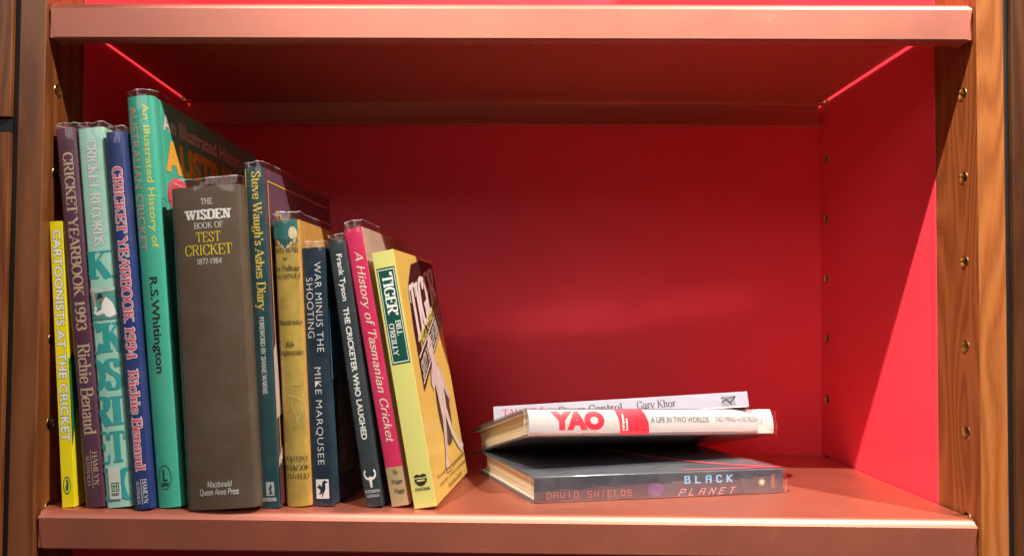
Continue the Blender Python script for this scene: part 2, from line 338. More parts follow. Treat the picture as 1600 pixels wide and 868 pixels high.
# ------------------------------------------------------------------ lettering: a drawn serif alphabet
# strokes: t thin, k thick, l by direction, c smooth curve (weight by direction), f foot bars, d dot
G = {
'A': (.72, "t.02,0 .35,1;k.36,1 .68,0;t.13,.33 .57,.33;f.02,0 .68,0"),
'B': (.70, "k.15,0 .15,1;t.15,1 .38,1;c.38,1 .56,.95 .6,.77 .54,.58 .4,.53;t.15,.53 .42,.53;c.42,.53 .62,.46 .67,.27 .6,.06 .42,0;t.15,0 .42,0;f.1,0 .1,1"),
'C': (.72, "c.64,.72 .56,.92 .4,1 .18,.88 .08,.5 .18,.12 .4,0 .58,.08 .67,.3;t.65,1 .65,.70"),
'D': (.78, "k.15,0 .15,1;t.15,1 .34,1;c.34,1 .6,.9 .72,.5 .6,.1 .34,0;t.15,0 .34,0;f.1,0 .1,1"),
'E': (.66, "k.15,0 .15,1;t.15,1 .58,1;t.15,.52 .46,.52;t.15,0 .62,0;t.58,1 .6,.76;t.62,0 .64,.26;t.46,.63 .46,.41;f.1,0 .1,1"),
'F': (.62, "k.15,0 .15,1;t.15,1 .58,1;t.15,.52 .46,.52;t.58,1 .6,.76;t.46,.63 .46,.41;f.15,0 .1,1"),
'G': (.78, "c.64,.74 .56,.93 .4,1 .18,.88 .08,.5 .18,.12 .4,0 .56,.04 .64,.16;k.64,.08 .64,.42;t.65,1 .65,.72;f.64,.42"),
'H': (.80, "k.15,0 .15,1;k.65,0 .65,1;t.15,.52 .65,.52;f.15,0 .15,1 .65,0 .65,1"),
'I': (.36, "k.18,0 .18,1;f.18,0 .18,1"),
'J': (.50, "k.32,1 .32,.2;c.32,.2 .28,.02 .16,-.06 .06,.06;f.32,1"),
'K': (.78, "k.15,0 .15,1;t.15,.42 .6,1;k.32,.6 .66,0;f.15,0 .15,1 .6,1 .68,0"),
'L': (.62, "k.15,0 .15,1;t.15,0 .56,0;t.56,0 .59,.28;f.1,0 .15,1"),
'M': (.94, "t.14,0 .16,1;k.18,1 .46,.05;t.46,.05 .76,1;k.78,0 .78,1;f.14,0 .12,1 .78,0 .8,1"),
'N': (.82, "t.15,0 .15,1;k.15,1 .65,0;t.65,0 .65,1;f.15,0 .12,1 .65,1"),
'O': (.80, "c.4,1 .18,.88 .08,.5 .18,.12 .4,0 .62,.12 .72,.5 .62,.88 .4,1"),
'P': (.66, "k.15,0 .15,1;t.15,1 .38,1;c.38,1 .57,.93 .62,.73 .57,.53 .38,.46;t.15,.46 .38,.46;f.15,0 .1,1"),
'Q': (.80, "c.4,1 .18,.88 .08,.5 .18,.12 .4,0 .62,.12 .72,.5 .62,.88 .4,1;k.38,.05 .72,-.2"),
'R': (.74, "k.15,0 .15,1;t.15,1 .38,1;c.38,1 .57,.93 .61,.75 .55,.57 .38,.5;t.15,.5 .38,.5;k.38,.5 .64,0;f.15,0 .1,1 .67,0"),
'S': (.60, "c.5,.76 .42,.95 .28,1 .12,.92 .1,.74 .26,.56 .42,.44 .52,.24 .44,.05 .28,0 .14,.06 .07,.26;t.51,1 .51,.74;t.07,0 .07,.28"),
'T': (.70, "k.35,0 .35,1;t.05,1 .65,1;t.05,1 .03,.74;t.65,1 .67,.74;f.35,0"),
'U': (.80, "k.15,1 .15,.3;c.15,.3 .2,.06 .4,0 .6,.06 .65,.3;t.65,.3 .65,1;f.15,1 .65,1"),
'V': (.74, "k.04,1 .36,0;t.37,0 .68,1;f.04,1 .68,1"),
'W': (1.04, "k.04,1 .3,0;t.3,0 .52,.9;k.5,1 .74,0;t.74,0 .98,1;f.04,1 .5,1 .98,1"),
'X': (.74, "k.06,1 .66,0;t.06,0 .64,1;f.06,1 .66,0 .06,0 .64,1"),
'Y': (.72, "k.04,1 .35,.46;t.35,.46 .67,1;k.35,.46 .35,0;f.04,1 .67,1 .35,0"),
'Z': (.66, "t.06,1 .58,1;k.58,1 .08,0;t.08,0 .6,0;t.06,1 .06,.76;t.6,0 .62,.26"),
'a': (.54, "c.1,.5 .16,.64 .28,.66 .38,.6 .41,.46;k.41,.46 .41,.08;c.41,.08 .44,.0 .53,.04;c.41,.39 .2,.34 .08,.18 .14,.01 .26,0 .41,.12"),
'b': (.60, "k.13,0 .13,1;c.13,.5 .22,.64 .34,.66 .5,.55 .53,.33 .48,.1 .32,0 .2,.02 .13,.12;f.09,1"),
'c': (.52, "c.46,.5 .4,.64 .28,.66 .12,.55 .08,.33 .13,.1 .28,0 .4,.03 .48,.18"),
'd': (.60, "k.45,0 .45,1;c.45,.52 .36,.65 .25,.66 .11,.55 .07,.33 .12,.1 .25,0 .37,.03 .45,.14;f.41,1 .49,0"),
'e': (.54, "t.1,.36 .47,.36;c.47,.36 .45,.58 .29,.66 .12,.55 .08,.33 .13,.1 .29,0 .41,.04 .48,.18"),
'f': (.38, "k.17,0 .17,.8;c.17,.8 .2,.97 .3,1.01 .4,.95;t.03,.64 .33,.64;f.17,0"),
'g': (.56, "c.26,.66 .13,.58 .11,.45 .14,.32 .26,.25 .38,.32 .41,.45 .39,.58 .26,.66;t.38,.6 .52,.66;c.16,.28 .08,.2 .12,.1 .3,.07 .46,.02 .5,-.1 .4,-.24 .24,-.28 .08,-.2 .07,-.08 .16,.02"),
'h': (.62, "k.14,0 .14,1;c.14,.48 .22,.62 .33,.66 .44,.6 .46,.44;k.46,.44 .46,0;f.1,1 .14,0 .46,0"),
'i': (.30, "k.15,0 .15,.66;d.15,.88;f.11,.66 .15,0"),
'j': (.30, "k.17,.66 .17,-.08;c.17,-.08 .14,-.24 .02,-.26;d.17,.88;f.13,.66"),
'k': (.60, "k.14,0 .14,1;t.14,.28 .44,.66;k.26,.42 .5,0;f.1,1 .14,0 .46,.66 .52,0"),
'l': (.30, "k.15,0 .15,1;f.11,1 .15,0"),
'm': (.92, "k.14,0 .14,.66;c.14,.48 .21,.62 .31,.66 .41,.6 .44,.44;k.44,.44 .44,0;c.44,.48 .52,.62 .61,.66 .72,.6 .75,.44;k.75,.44 .75,0;f.1,.66 .14,0 .44,0 .75,0"),
'n': (.62, "k.14,0 .14,.66;c.14,.48 .22,.62 .33,.66 .44,.6 .46,.44;k.46,.44 .46,0;f.1,.66 .14,0 .46,0"),
'o': (.58, "c.29,.66 .13,.57 .08,.33 .13,.09 .29,0 .45,.09 .5,.33 .45,.57 .29,.66"),
'p': (.60, "k.13,-.28 .13,.66;c.13,.5 .22,.64 .34,.66 .5,.55 .53,.33 .48,.1 .32,0 .2,.02 .13,.12;f.09,.66 .13,-.28"),
'q': (.60, "k.45,-.28 .45,.66;c.45,.52 .36,.65 .25,.66 .11,.55 .07,.33 .12,.1 .25,0 .37,.03 .45,.14;f.45,-.28"),
'r': (.44, "k.14,0 .14,.66;c.14,.45 .22,.6 .32,.66 .42,.6;f.1,.66 .15,0"),
's': (.44, "c.37,.5 .33,.63 .22,.66 .1,.6 .1,.47 .21,.37 .33,.29 .37,.16 .31,.03 .2,0 .1,.05 .06,.18"),
't': (.38, "k.17,.86 .17,.12;c.17,.12 .21,.0 .29,0 .37,.08;t.03,.64 .34,.64"),
'u': (.62, "k.13,.66 .13,.2;c.13,.2 .18,.03 .27,0 .38,.06 .46,.2;k.46,.66 .46,0;f.1,.66 .43,.66 .5,0"),
'v': (.56, "k.05,.66 .28,0;t.29,0 .5,.66;f.05,.66 .5,.66"),
'w': (.82, "k.05,.66 .24,0;t.24,0 .41,.6;k.39,.66 .58,0;t.58,0 .76,.66;f.05,.66 .39,.66 .76,.66"),
'x': (.56, "k.06,.66 .5,0;t.06,0 .48,.66;f.06,.66 .5,0 .06,0 .48,.66"),
'y': (.56, "k.05,.66 .28,.02;t.5,.66 .26,-.1;c.26,-.1 .16,-.28 .06,-.22;f.05,.66 .5,.66"),
'z': (.50, "t.07,.66 .42,.66;k.42,.66 .08,0;t.08,0 .45,0"),
'1': (.46, "k.23,0 .23,1;t.23,1 .08,.86;f.23,0"),
'2': (.60, "c.1,.76 .16,.95 .3,1 .46,.92 .5,.74 .42,.5 .08,0;t.08,0 .5,0;t.5,0 .54,.24"),
'3': (.60, "c.1,.82 .18,.96 .3,1 .44,.92 .47,.76 .4,.58 .26,.53;c.26,.53 .46,.46 .52,.27 .45,.06 .28,0 .14,.05 .08,.2"),
'4': (.62, "k.42,0 .42,1;t.42,1 .06,.3;t.06,.3 .56,.3;f.42,0"),
'5': (.58, "t.14,1 .48,1;t.14,1 .12,.54;c.12,.54 .3,.62 .46,.52 .5,.32 .42,.07 .26,0 .12,.05 .08,.2"),
'6': (.60, "c.48,.92 .34,1 .18,.86 .09,.5 .1,.2 .2,.02 .32,0 .46,.1 .5,.3 .44,.5 .3,.56 .16,.48 .1,.34"),
'7': (.58, "t.08,1 .5,1;k.5,1 .22,0;t.08,1 .06,.76"),
'8': (.60, "c.3,1 .15,.92 .12,.76 .2,.6 .36,.5 .5,.34 .48,.1 .3,0 .12,.08 .1,.3 .22,.48 .38,.58 .47,.76 .44,.92 .3,1"),
'9': (.60, "c.12,.08 .26,0 .42,.14 .51,.5 .5,.8 .4,.98 .28,1 .14,.9 .1,.7 .16,.5 .3,.44 .44,.52 .5,.66"),
'0': (.62, "c.31,1 .15,.88 .09,.5 .15,.12 .31,0 .47,.12 .53,.5 .47,.88 .31,1"),
"'": (.22, "k.11,1 .11,.76"), '.': (.22, "d.11,.06"), '-': (.36, "t.05,.4 .31,.4"), ' ': (.34, ""), ',': (.22, "k.12,.08 .07,-.12"),
}
# squared seven-segment like alphabet
SEG = {'D': "l.1,0 .1,1 .45,1 .6,.85 .6,.15 .45,0 .1,0", 'A': "l.08,0 .08,.85 .2,1 .48,1 .6,.85 .6,0;l.08,.48 .6,.48", 'V': "l.08,1 .08,.3 .34,0 .6,.3 .6,1",
 'I': "l.34,0 .34,1", 'S': "l.6,.88 .48,1 .2,1 .08,.88 .08,.6 .2,.52 .48,.48 .6,.4 .6,.12 .48,0 .2,0 .08,.12", 'H': "l.08,0 .08,1;l.6,0 .6,1;l.08,.5 .6,.5",
 'E': "l.6,1 .08,1 .08,0 .6,0;l.08,.52 .5,.52", 'L': "l.08,1 .08,0 .6,0", 'B': "l.08,0 .08,1 .5,1 .56,.86 .5,.52 .6,.42 .6,.12 .48,0 .08,0;l.08,.52 .5,.52",
 'C': "l.6,.85 .48,1 .2,1 .08,.85 .08,.15 .2,0 .48,0 .6,.15", 'K': "l.08,0 .08,1;l.6,1 .14,.5 .6,0", 'P': "l.08,0 .08,1 .5,1 .6,.88 .6,.6 .5,.48 .08,.48", 'N': "l.08,0 .08,1 .6,.15;l.6,0 .6,1",
 'T': "l.34,0 .34,1;l.06,1 .62,1", 'R': "l.08,0 .08,1 .5,1 .6,.88 .6,.6 .5,.48 .08,.48;l.36,.48 .6,0", 'O': "l.2,0 .08,.15 .08,.85 .2,1 .48,1 .6,.85 .6,.15 .48,0 .2,0", 'W': "l.06,1 .2,0 .34,.6 .48,0 .62,1",
 '8': "l.08,0 .08,1 .6,1 .6,0 .08,0;l.08,.5 .6,.5", '1': "l.34,0 .34,1", ' ': ""}
def smooth_path(pts, n=5):
    if len(pts) < 3: return pts
    out = []; P = [pts[0]] + pts + [pts[-1]]
    if (Vector(pts[0])-Vector(pts[-1])).length < 1e-6: P[0] = pts[-2]; P[-1] = pts[1]
    for i in range(1, len(P)-2):
        p0, p1, p2, p3 = P[i-1], P[i], P[i+1], P[i+2]
        for k in range(n):
            t = k/n
            out.append(tuple(0.5*((2*p1[a]) + (-p0[a]+p2[a])*t + (2*p0[a]-5*p1[a]+4*p2[a]-p3[a])*t*t + (-p0[a]+3*p1[a]-3*p2[a]+p3[a])*t**3) for a in (0, 1)))
    out.append(pts[-1]); return out
def stroke_poly(pts, wfun, ext=0.0):
    """list of quads along the path"""
    quads = []; n = len(pts); L, Rr = [], []
    for i, p in enumerate(pts):
        a = Vector(pts[max(0, i-1)]); b = Vector(pts[min(n-1, i+1)]); d = b-a
        if d.length < 1e-9: d = Vector((1, 0))
        d.normalize(); q = Vector(p)
        if i == 0: q = q-d*ext
        if i == n-1: q = q+d*ext
        w = wfun(d)/2; nn = Vector((-d.y, d.x))
        L.append(q+nn*w); Rr.append(q-nn*w)
    return [[tuple(L[i]), tuple(Rr[i]), tuple(Rr[i+1]), tuple(L[i+1])] for i in range(n-1)]
def drawn(text, thick=.16, thin=.05, serif=.09, bar=None, slant=0.0, track=0.0, grow=0.0, table=None):
    """returns quads in glyph units and bounds"""
    bar = thin if bar is None else bar
    out = []; x = 0.0
    for ch in text:
        if table is not None: adv, spec = .72, table.get(ch, "")
        else: adv, spec = G.get(ch, G[' '])
        for st in spec.split(';'):
            if not st: continue
            ty = st[0]; pts = [tuple(float(v) for v in q.split(',')) for q in st[1:].split()]
            tk, tn = thick+2*grow, thin+2*grow
            if ty in 'kt' or ty == 'l':
                w = tk if ty in 'kl' else tn
                if table is not None: w = tk
                for i in range(len(pts)-1):
                    out += [[(a+x, b) for a, b in q] for q in stroke_poly([pts[i], pts[i+1]], lambda d: w, (w*.45 if table is not None else 0)+grow)]
            elif ty == 'c':
                out += [[(a+x, b) for a, b in q] for q in stroke_poly(smooth_path(pts), lambda d: tn+(tk-tn)*abs(d.y)**1.3, grow)]
            elif ty == 'd':
                px, py = pts[0]; r = thick*.62+grow
                out.append([(x+px+r*math.cos(a*math.pi/4), py+r*math.sin(a*math.pi/4)) for a in range(8)])
            elif ty == 'f' and serif > 0:
                for (px, py) in pts:
                    hw = thick/2+serif+grow; bh = bar
                    y0, y1 = (py, py+bh) if py < .3 else (py-bh, py)
                    out.append([(x+px-hw, y0-grow), (x+px+hw, y0-grow), (x+px+hw, y1+grow), (x+px-hw, y1+grow)])
        x += adv+track
    if slant: out = [[(a+b*slant, b) for a, b in q] for q in out]
    return out
_fc = {}
def sans(text, bold=0.0, space=1.0):
    k = (text, bold, space)
    if k in _fc: return _fc[k]
    cu = bpy.data.curves.new("lettering", 'FONT'); cu.body = text; cu.size = 1; cu.offset = bold; cu.space_character = space
    cu.resolution_u = 4; cu.fill_mode = 'FRONT'
    o = bpy.data.objects.new("lettering", cu); COL.objects.link(o)
    dg = bpy.context.evaluated_depsgraph_get(); me = bpy.data.meshes.new_from_object(o.evaluated_get(dg))
    polys = [[(me.vertices[i].co.x, me.vertices[i].co.y) for i in p.vertices] for p in me.polygons]
    bpy.data.objects.remove(o); bpy.data.curves.remove(cu); bpy.data.meshes.remove(me)
    _fc[k] = polys; return polys
def bounds(polys):
    xs = [p[0] for q in polys for p in q]; ys = [p[1] for q in polys for p in q]
    return min(xs), min(ys), max(xs), max(ys)
def ellipse(cx, cy, rx, ry, n=20, a0=0, a1=360):
    return [(cx+rx*math.cos(R(a0+(a1-a0)*k/n)), cy+ry*math.sin(R(a0+(a1-a0)*k/n))) for k in range(n if a1-a0 == 360 else n+1)]
def ring(cx, cy, rx, ry, w, n=24):
    o = []
    for k in range(n):
        a, b = 2*math.pi*k/n, 2*math.pi*(k+1)/n
        o.append([(cx+rx*math.cos(a), cy+ry*math.sin(a)), (cx+rx*math.cos(b), cy+ry*math.sin(b)),
                  (cx+(rx-w)*math.cos(b), cy+(ry-w)*math.sin(b)), (cx+(rx-w)*math.cos(a), cy+(ry-w)*math.sin(a))])
    return o
def rect(x0, y0, x1, y1): return [[(x0, y0), (x1, y0), (x1, y1), (x0, y1)]]
def frame(x0, y0, x1, y1, w): return rect(x0, y0, x1, y0+w)+rect(x0, y1-w, x1, y1)+rect(x0, y0+w, x0+w, y1-w)+rect(x1-w, y0+w, x1, y1-w)

# ------------------------------------------------------------------ books
class Book:
    """local frame: x thickness (front board on +x side), y from spine to fore edge, z height"""
    def __init__(s, name, label, t, h, w, spine, front, back=None, bulge=0.0012, paperback=False, wear=0.0, corner=0.0022,
                 group="", film=True, film_top=0.0045, film_bot=0.0005, pages=PAGES, board=0.0024, skew=0.0, seed=1, inset=0.0032, film_over=0.0, gloss=False):
        s.pb = paperback; s.t, s.h, s.w, s.bulge, s.corner, s.skew = t, h, w, bulge, corner, skew
        s.root = thing(name, label, "book", group=group); s.layer = 0
        back = back or front
        s.path = s.outline(0.0)
        th = board if not paperback else 0.0005
        sp = 0.0018 if not paperback else 0.0005
        # cover shell
        ns = len(s.path); inn = []
        for i in range(ns):
            a = Vector(s.path[max(0, i-1)]); b = Vector(s.path[min(ns-1, i+1)]); d = (b-a).normalized(); n = Vector((-d.y, d.x))
            x, y = s.path[i]
            k = th if y > corner*1.2 else sp
            inn.append((x+n.x*k, y+n.y*k))
        rows = [0, .25, .5, .75, 1]; loop = s.path+inn[::-1]; m = len(loop); vs = []; fs = []; ids = []
        for r in rows:
            for (x, y) in loop: vs.append(s.sk((x, y, r*h)))
        def mi(i):
            x = (s.path[i][0]+s.path[i+1][0])/2; y = (s.path[i][1]+s.path[i+1][1])/2
            if y < corner*0.9: return 0
            return 1 if x > t/2 else 2
        for j in range(len(rows)-1):
            for k in range(m):
                k2 = (k+1) % m; fs.append([j*m+k, j*m+k2, (j+1)*m+k2, (j+1)*m+k])
                if k < ns-1: ids.append(mi(k))
                elif k == ns-1 or k == m-1: ids.append(1 if k == ns-1 else 2)
                else: ids.append(3)
        for e, j in ((0, 0), (1, len(rows)-1)):
            for k in range(ns-1):
                fs.append([j*m+k, j*m+k+1, j*m+m-2-k, j*m+m-1-k]); ids.append(mi(k))
        cardin = paper((0.62, 0.57, 0.48), .7)
        o = mesh("cover", vs, fs, [spine, front, back, cardin], s.root, ids)
        # page block (slightly wavy stack with a concave fore edge)
        g = th+0.0002; iz = inset if not paperback else 0.0006; iy = 0.004 if not paperback else 0.0012
        vs, fs = [], []
        nx = 7; prof = []
        y0 = (0.0035 if not paperback else 0.0012)
        for k in range(nx):
            u = k/(nx-1); prof.append((g+(t-2*g)*u, w-iy-(0.003 if not paperback else 0)*math.sin(math.pi*u)))
        lp = [(g, y0)]+prof+[(t-g, y0)]
        for z in (iz, h-iz):
            for (x, y) in lp: vs.append(s.sk((x, y, z)))
        q = len(lp)
        for k in range(q): fs.append([k, (k+1) % q, q+(k+1) % q, q+k])
        fs.append(list(range(q))[::-1]); fs.append([q+k for k in range(q)])
        o = mesh("page_block", vs, fs, pages, s.root); fix(o)
        s.gloss = gloss
        if film: s.film(film_top, film_bot, seed, film_over)
    def sk(s, p): return (p[0], p[1], p[2]+s.skew*p[1])
    def yf(s, x):
        u = max(0.0, min(1.0, x/s.t)); return s.bulge*((2*u-1)**2) if True else 0
    def outline(s, off, wo=None):
        """cross-section from fore edge of back board, round the spine, to fore edge of front board, grown by off"""
        t, w, c, b = s.t, (wo or s.w), s.corner, s.bulge
        g = 0.0007 if (off == 0 and not s.pb) else 0
        k0 = c*1.4+b
        P = [(-off, w), (-off, w*.5), (-off, k0+.009), (-off+g, k0+.0065), (-off+g, k0+.0045), (-off, k0+.0025), (-off, k0)]
        n = 10; R0 = []
        for k in range(1, 4):
            a = R(90*k/4); R0.append((c*.8*(1-math.cos(a))-off*math.cos(a), b+c*1.1*(1-math.sin(a))-off*math.sin(a)))
        P += R0
        for k in range(n+1):
            x = c*.8+(t-1.6*c)*k/n; P.append((x, s.yf(x)-off))
        P += [(t-x, y) for x, y in R0[::-1]]
        P += [(t+off, k0), (t+off, k0+.0025), (t+off-g, k0+.0045), (t+off-g, k0+.0065), (t+off, k0+.009), (t+off, w*.5), (t+off, w)]
        return P
    def film(s, top, bot, seed, over):
        rnd = random.Random(seed)
        P = s.outline(0.00042, s.w+over); 
        # thin sides so that neighbours do not touch
        P = [(x if 0 < x < s.t else (-.00022 if x <= 0 else s.t+.00022), y) for x, y in P]
        n = len(P); K = 26
        zs = ([-bot, -bot*.8, -bot*.4] if bot > .001 else [])+[0.0]+[s.h*k/K for k in range(1, K)]+[s.h+0.0004, s.h+top*.45, s.h+top*.86, s.h+top]
        ph = [rnd.uniform(0, 6.28) for _ in range(6)]
        vs, fs, ids = [], [], []
        for j, z in enumerate(zs):
            for i, (x, y) in enumerate(P):
                e = max(0, (z-s.h)/max(top, 1e-5), -z/max(bot, 1e-5)); f = i/(n-1)
                wob = 0.00016*math.sin(z*90+ph[0]+f*7)+0.00010*math.sin(z*260+ph[1]-f*13)
                dz = e*(0.00045*math.sin(f*17+ph[2])+0.00015*math.sin(f*47+ph[3])+0.00012*math.sin(f*131+ph[4]))
                yy = y-abs(wob)*(1 if y < s.corner*1.5+s.bulge else 0)-e*0.0006*math.sin(f*31+ph[5]) + (e*.0012 if y < .004 else 0)
                vs.append(s.sk((x+(0.0003*e*math.sin(f*19+ph[1])), yy, z+dz)))
        for j in range(len(zs)-1):
            for i in range(n-1):
                fs.append([j*n+i, j*n+i+1, (j+1)*n+i+1, (j+1)*n+i]); ids.append(1 if (j >= len(zs)-2 or (j == 0 and bot > .001)) else 0)
        o = mesh("clear_jacket", vs, fs, [FILM_G if s.gloss else FILM, FILM_RIM], s.root, ids, smooth=True)
        return o
    def slices(s, polys, clip):
        """cut the flat print along the spine's length so that it follows the rounded spine"""
        N = 10 if s.bulge > 0.0001 else 1
        lo, hi = (0.0006, s.t-0.0006) if clip else (0.0, s.t)
        out = []
        def half(P, x, sgn):
            r = []
            for i in range(len(P)):
                a, b2 = P[i], P[(i+1) % len(P)]; ia = (a[0]-x)*sgn >= 0; ib = (b2[0]-x)*sgn >= 0
                if ia: r.append(a)
                if ia != ib:
                    k = (x-a[0])/(b2[0]-a[0]); r.append((x, a[1]+(b2[1]-a[1])*k))
            return r
        for P in polys:
            x0 = min(p[0] for p in P); x1 = max(p[0] for p in P)
            for k in range(N):
                a, b2 = lo+(hi-lo)*k/N, lo+(hi-lo)*(k+1)/N
                if x1 <= a or x0 >= b2: continue
                q = P
                if x0 < a: q = half(q, a, 1)
                if q and x1 > b2: q = half(q, b2, -1)
                if len(q) >= 3: out.append(q)
        return out
    def _lay(s):
        s.layer += 1; return 0.00006*s.layer
    def spine(s, name, polys, mat, clip=True):
        """polys given in (u, v) metres on the spine: u from the left edge, v from the foot"""
        off = s._lay(); vs, fs = [], []; n = 0
        for q in s.slices(polys, clip):
            f = []
            for (u, v) in q:
                vs.append(s.sk((u, s.yf(u)-off-(n % 9)*2e-6, v))); f.append(len(vs)-1)
            n += 1; fs.append(f)
        return mesh(name, vs, fs, mat, s.root)
    def side(s, name, polys, mat):
        """(d, v) metres on the front board: d from the spine edge"""
        off = s._lay(); vs, fs = [], []; n = 0
        for q in polys:
            f = []
            for (d, v) in q:
                vs.append(s.sk((s.t+off+(n % 9)*2e-6, s.bulge+d, v))); f.append(len(vs)-1)
            n += 1; fs.append(f)
        return mesh(name, vs, fs, mat, s.root)
    # text running down the spine: letters' feet towards the back board; fu across 0..1, fv from the top 0..1
    def down(s, name, polys, fu0, fu1, fv0, fv1, mat, ref=None):
        x0, y0, x1, y1 = ref or bounds(polys)
        U0, U1 = fu0*s.t, fu1*s.t; V0, V1 = s.h*(1-fv0), s.h*(1-fv1)
        return s.spine(name, [[(U0+(y-y0)/(y1-y0)*(U1-U0), V0+(x-x0)/(x1-x0)*(V1-V0)) for x, y in q] for q in polys], mat)
    def flat(s, name, polys, fu0, fu1, fv0, fv1, mat, ref=None, clip=True):
        x0, y0, x1, y1 = ref or bounds(polys)
        U0, U1 = fu0*s.t, fu1*s.t; V0, V1 = s.h*(1-fv1), s.h*(1-fv0)
        return s.spine(name, [[(U0+(x-x0)/(x1-x0)*(U1-U0), V0+(y-y0)/(y1-y0)*(V1-V0)) for x, y in q] for q in polys], mat, clip)
    def cover_art(s, name, polys, d0, d1, fv0, fv1, mat, ref=None):
        x0, y0, x1, y1 = ref or bounds(polys)
        V0, V1 = s.h*(1-fv1), s.h*(1-fv0)
        return s.side(name, [[(d0+(x-x0)/(x1-x0)*(d1-d0), V0+(y-y0)/(y1-y0)*(V1-V0)) for x, y in q] for q in polys], mat)
    def place(s, x, y, lean, yaw): s.root.location = (x, y, 0.0002); s.root.rotation_euler = (0, R(-lean), R(yaw))

def ink(c, rough=0.55): return paper(c, rough, 0.06, 90)
WHITE = ink((0.88, 0.86, 0.82)); INK = ink((0.015, 0.015, 0.017))
ROW = "cricket books standing in a leaning row"
def B(pair): return pair

# 1 yellow paperback ---------------------------------------------------------
b = Book("paperback_book", "slim bright yellow paperback at the left end of the row, white title outlined in green", 0.0099, 0.2160, 0.135,
         paper((0.88, 0.72, 0.012), .35, .06, 30, wear=.3), paper((0.85, 0.70, 0.012), .35), bulge=0.0001, corner=0.0004, paperback=True, film=False, group=ROW)
GRN = ink((0.01, 0.16, 0.05))
tx = sans("CARTOONISTS AT THE CRICKET", 0.06, 1.05); bb = bounds(sans("CARTOONISTS AT THE CRICKET", 0.0, 1.05))
b.down("title_outline", tx, .22, .84, .031, .771, GRN, bb)
b.down("title_lettering", sans("CARTOONISTS AT THE CRICKET", 0.028, 1.05), .22, .84, .031, .771, WHITE, bb)
b.flat("publisher_emblem", ring(0, 0, 1, 1, .14)+[[(-.3, -.6), (.25, -.6), (.45, -.1), (.35, .45), (.05, .75), (-.25, .5), (-.1, .2), (-.4, -.2)]], .18, .78, .893, .955, GRN)
b.side("cover_shape", [[(0.001, .112), (0.03, .135), (0.03, .06), (0.001, .08)], [(0.0, .112), (0.012, .0905), (0.0, .045)]], GRN)
b.place(-.3326, .0100, 4.02, -2)

# 2 purple ------------------------------------------------------------------
TAN = ink((0.60, 0.42, 0.28))
b = Book("hardback_book", "tall purple yearbook with tan serif lettering, next to the yellow paperback", 0.0155, 0.2875, 0.21,
         paper((0.105, 0.030, 0.062), .4), paper((0.10, 0.03, 0.06), .4), bulge=0.0008, group=ROW, seed=2)
b.down("title_lettering", drawn("CRICKET YEARBOOK 1993", .17, .07, .07), .28, .80, .064, .538, TAN)
b.down("author_lettering", drawn("Richie Benaud", .15, .06, .06), .22, .86, .572, .812, TAN)
b.down("publisher_lettering", drawn("HAMLYN", .13, .05, .06), .55, .80, .856, .943, TAN)
b.down("publisher_lettering", drawn("AUSTRALIA", .12, .05, .05), .22, .40, .862, .945, TAN)
b.down("divider_line", rect(0, 0, 1, .1), .475, .50, .85, .95, TAN)
b.place(-.3145, .0089, 6.03, -1)

# 3 mint --------------------------------------------------------------------
MINT = paper((0.42, 0.76, 0.63), .4, .10, 18); TEAL = ink((0.03, 0.40, 0.40))
b = Book("hardback_book", "tall mint green spine with large teal letters and a small batsman photo", 0.0208, 0.2877, 0.215,
         MINT, paper((0.42, 0.62, 0.36), .4), bulge=0.0008, group=ROW, seed=3)
_c = drawn("CRICKET RECORDS", .20, .08, .07)
b.down("title_outline", drawn("CRICKET RECORDS", .20, .08, .07, grow=.035), .30, .70, .032, .315, ink((.26, .40, .35)), bounds(_c))
b.down("title_lettering", _c, .30, .70, .032, .315, WHITE)
def big(tx, f0, f1, v0, v1):
    b.flat("background_lettering", drawn(tx, .24, .07, .08), f0, f1, v0, v1, TEAL)
big("CK", -.85, 1.02, .325, .405); big("CK", -.40, 1.25, .515, .60); big("OS", -.5, 1.0, .612, .695)
big("RI", -.45, .92, .708, .79); big("ET", -.35, .92, .802, .885); big("CO", -.35, 1.5, .897, .982)
photo_bg = ink((0.10, 0.33, 0.28))
b.flat("batsman_photo", rect(0, 0, 1, 1), .06, .97, .425, .508, photo_bg)
def pic(name, polys, mat): b.flat(name, polys, .06, .97, .425, .508, mat, (0, 0, 1, 1))
pic("photo_sky", [[(0, .84), (1, .88), (1, 1), (0, 1)]], ink((.55, .62, .6)))
pic("photo_shirt", [[(.12, .22), (.40, .30), (.44, .52), (.62, .70), (.86, .50), (1, .12), (.7, .04), (.55, .10), (.50, .18), (.2, .12)]], WHITE)
pic("photo_bat", [[(.02, .94), (.14, .92), (.22, .34), (.14, .34)]], ink((.55, .35, .3)))
pic("photo_face", [ellipse(.42, .62, .085, .12, 12)], ink((.35, .20, .14)))
pic("photo_cap", [ellipse(.38, .74, .11, .09, 12), [(.26, .70), (.50, .72), (.50, .67), (.26, .66)]], ink((.012, .04, .05)))
pic("photo_gloves", [ellipse(.17, .34, .06, .08, 10), ellipse(.13, .22, .05, .06, 10)], WHITE)
b.flat("spine_label", rect(0, 0, 1, 1), .20, .64, .894, .978, ink((.62, .64, .58)))
b.flat("label_emblem", frame(0, 0, 1, 1, .12)+rect(.25, .2, .4, .8)+rect(.6, .2, .75, .8)+rect(.2, .55, .8, .65), .29, .57, .935, .958, GRN)
b.flat("label_lettering", sans("RIGBY", .02), .28, .58, .961, .969, INK)
b.cover_art("cover_shape", [[(0, 0), (1, 0), (1, 1), (0, .9)]], .004, .03, .12, .33, ink((.02, .06, .03)))
b.place(-.2988, .0088, 5.84, -1)

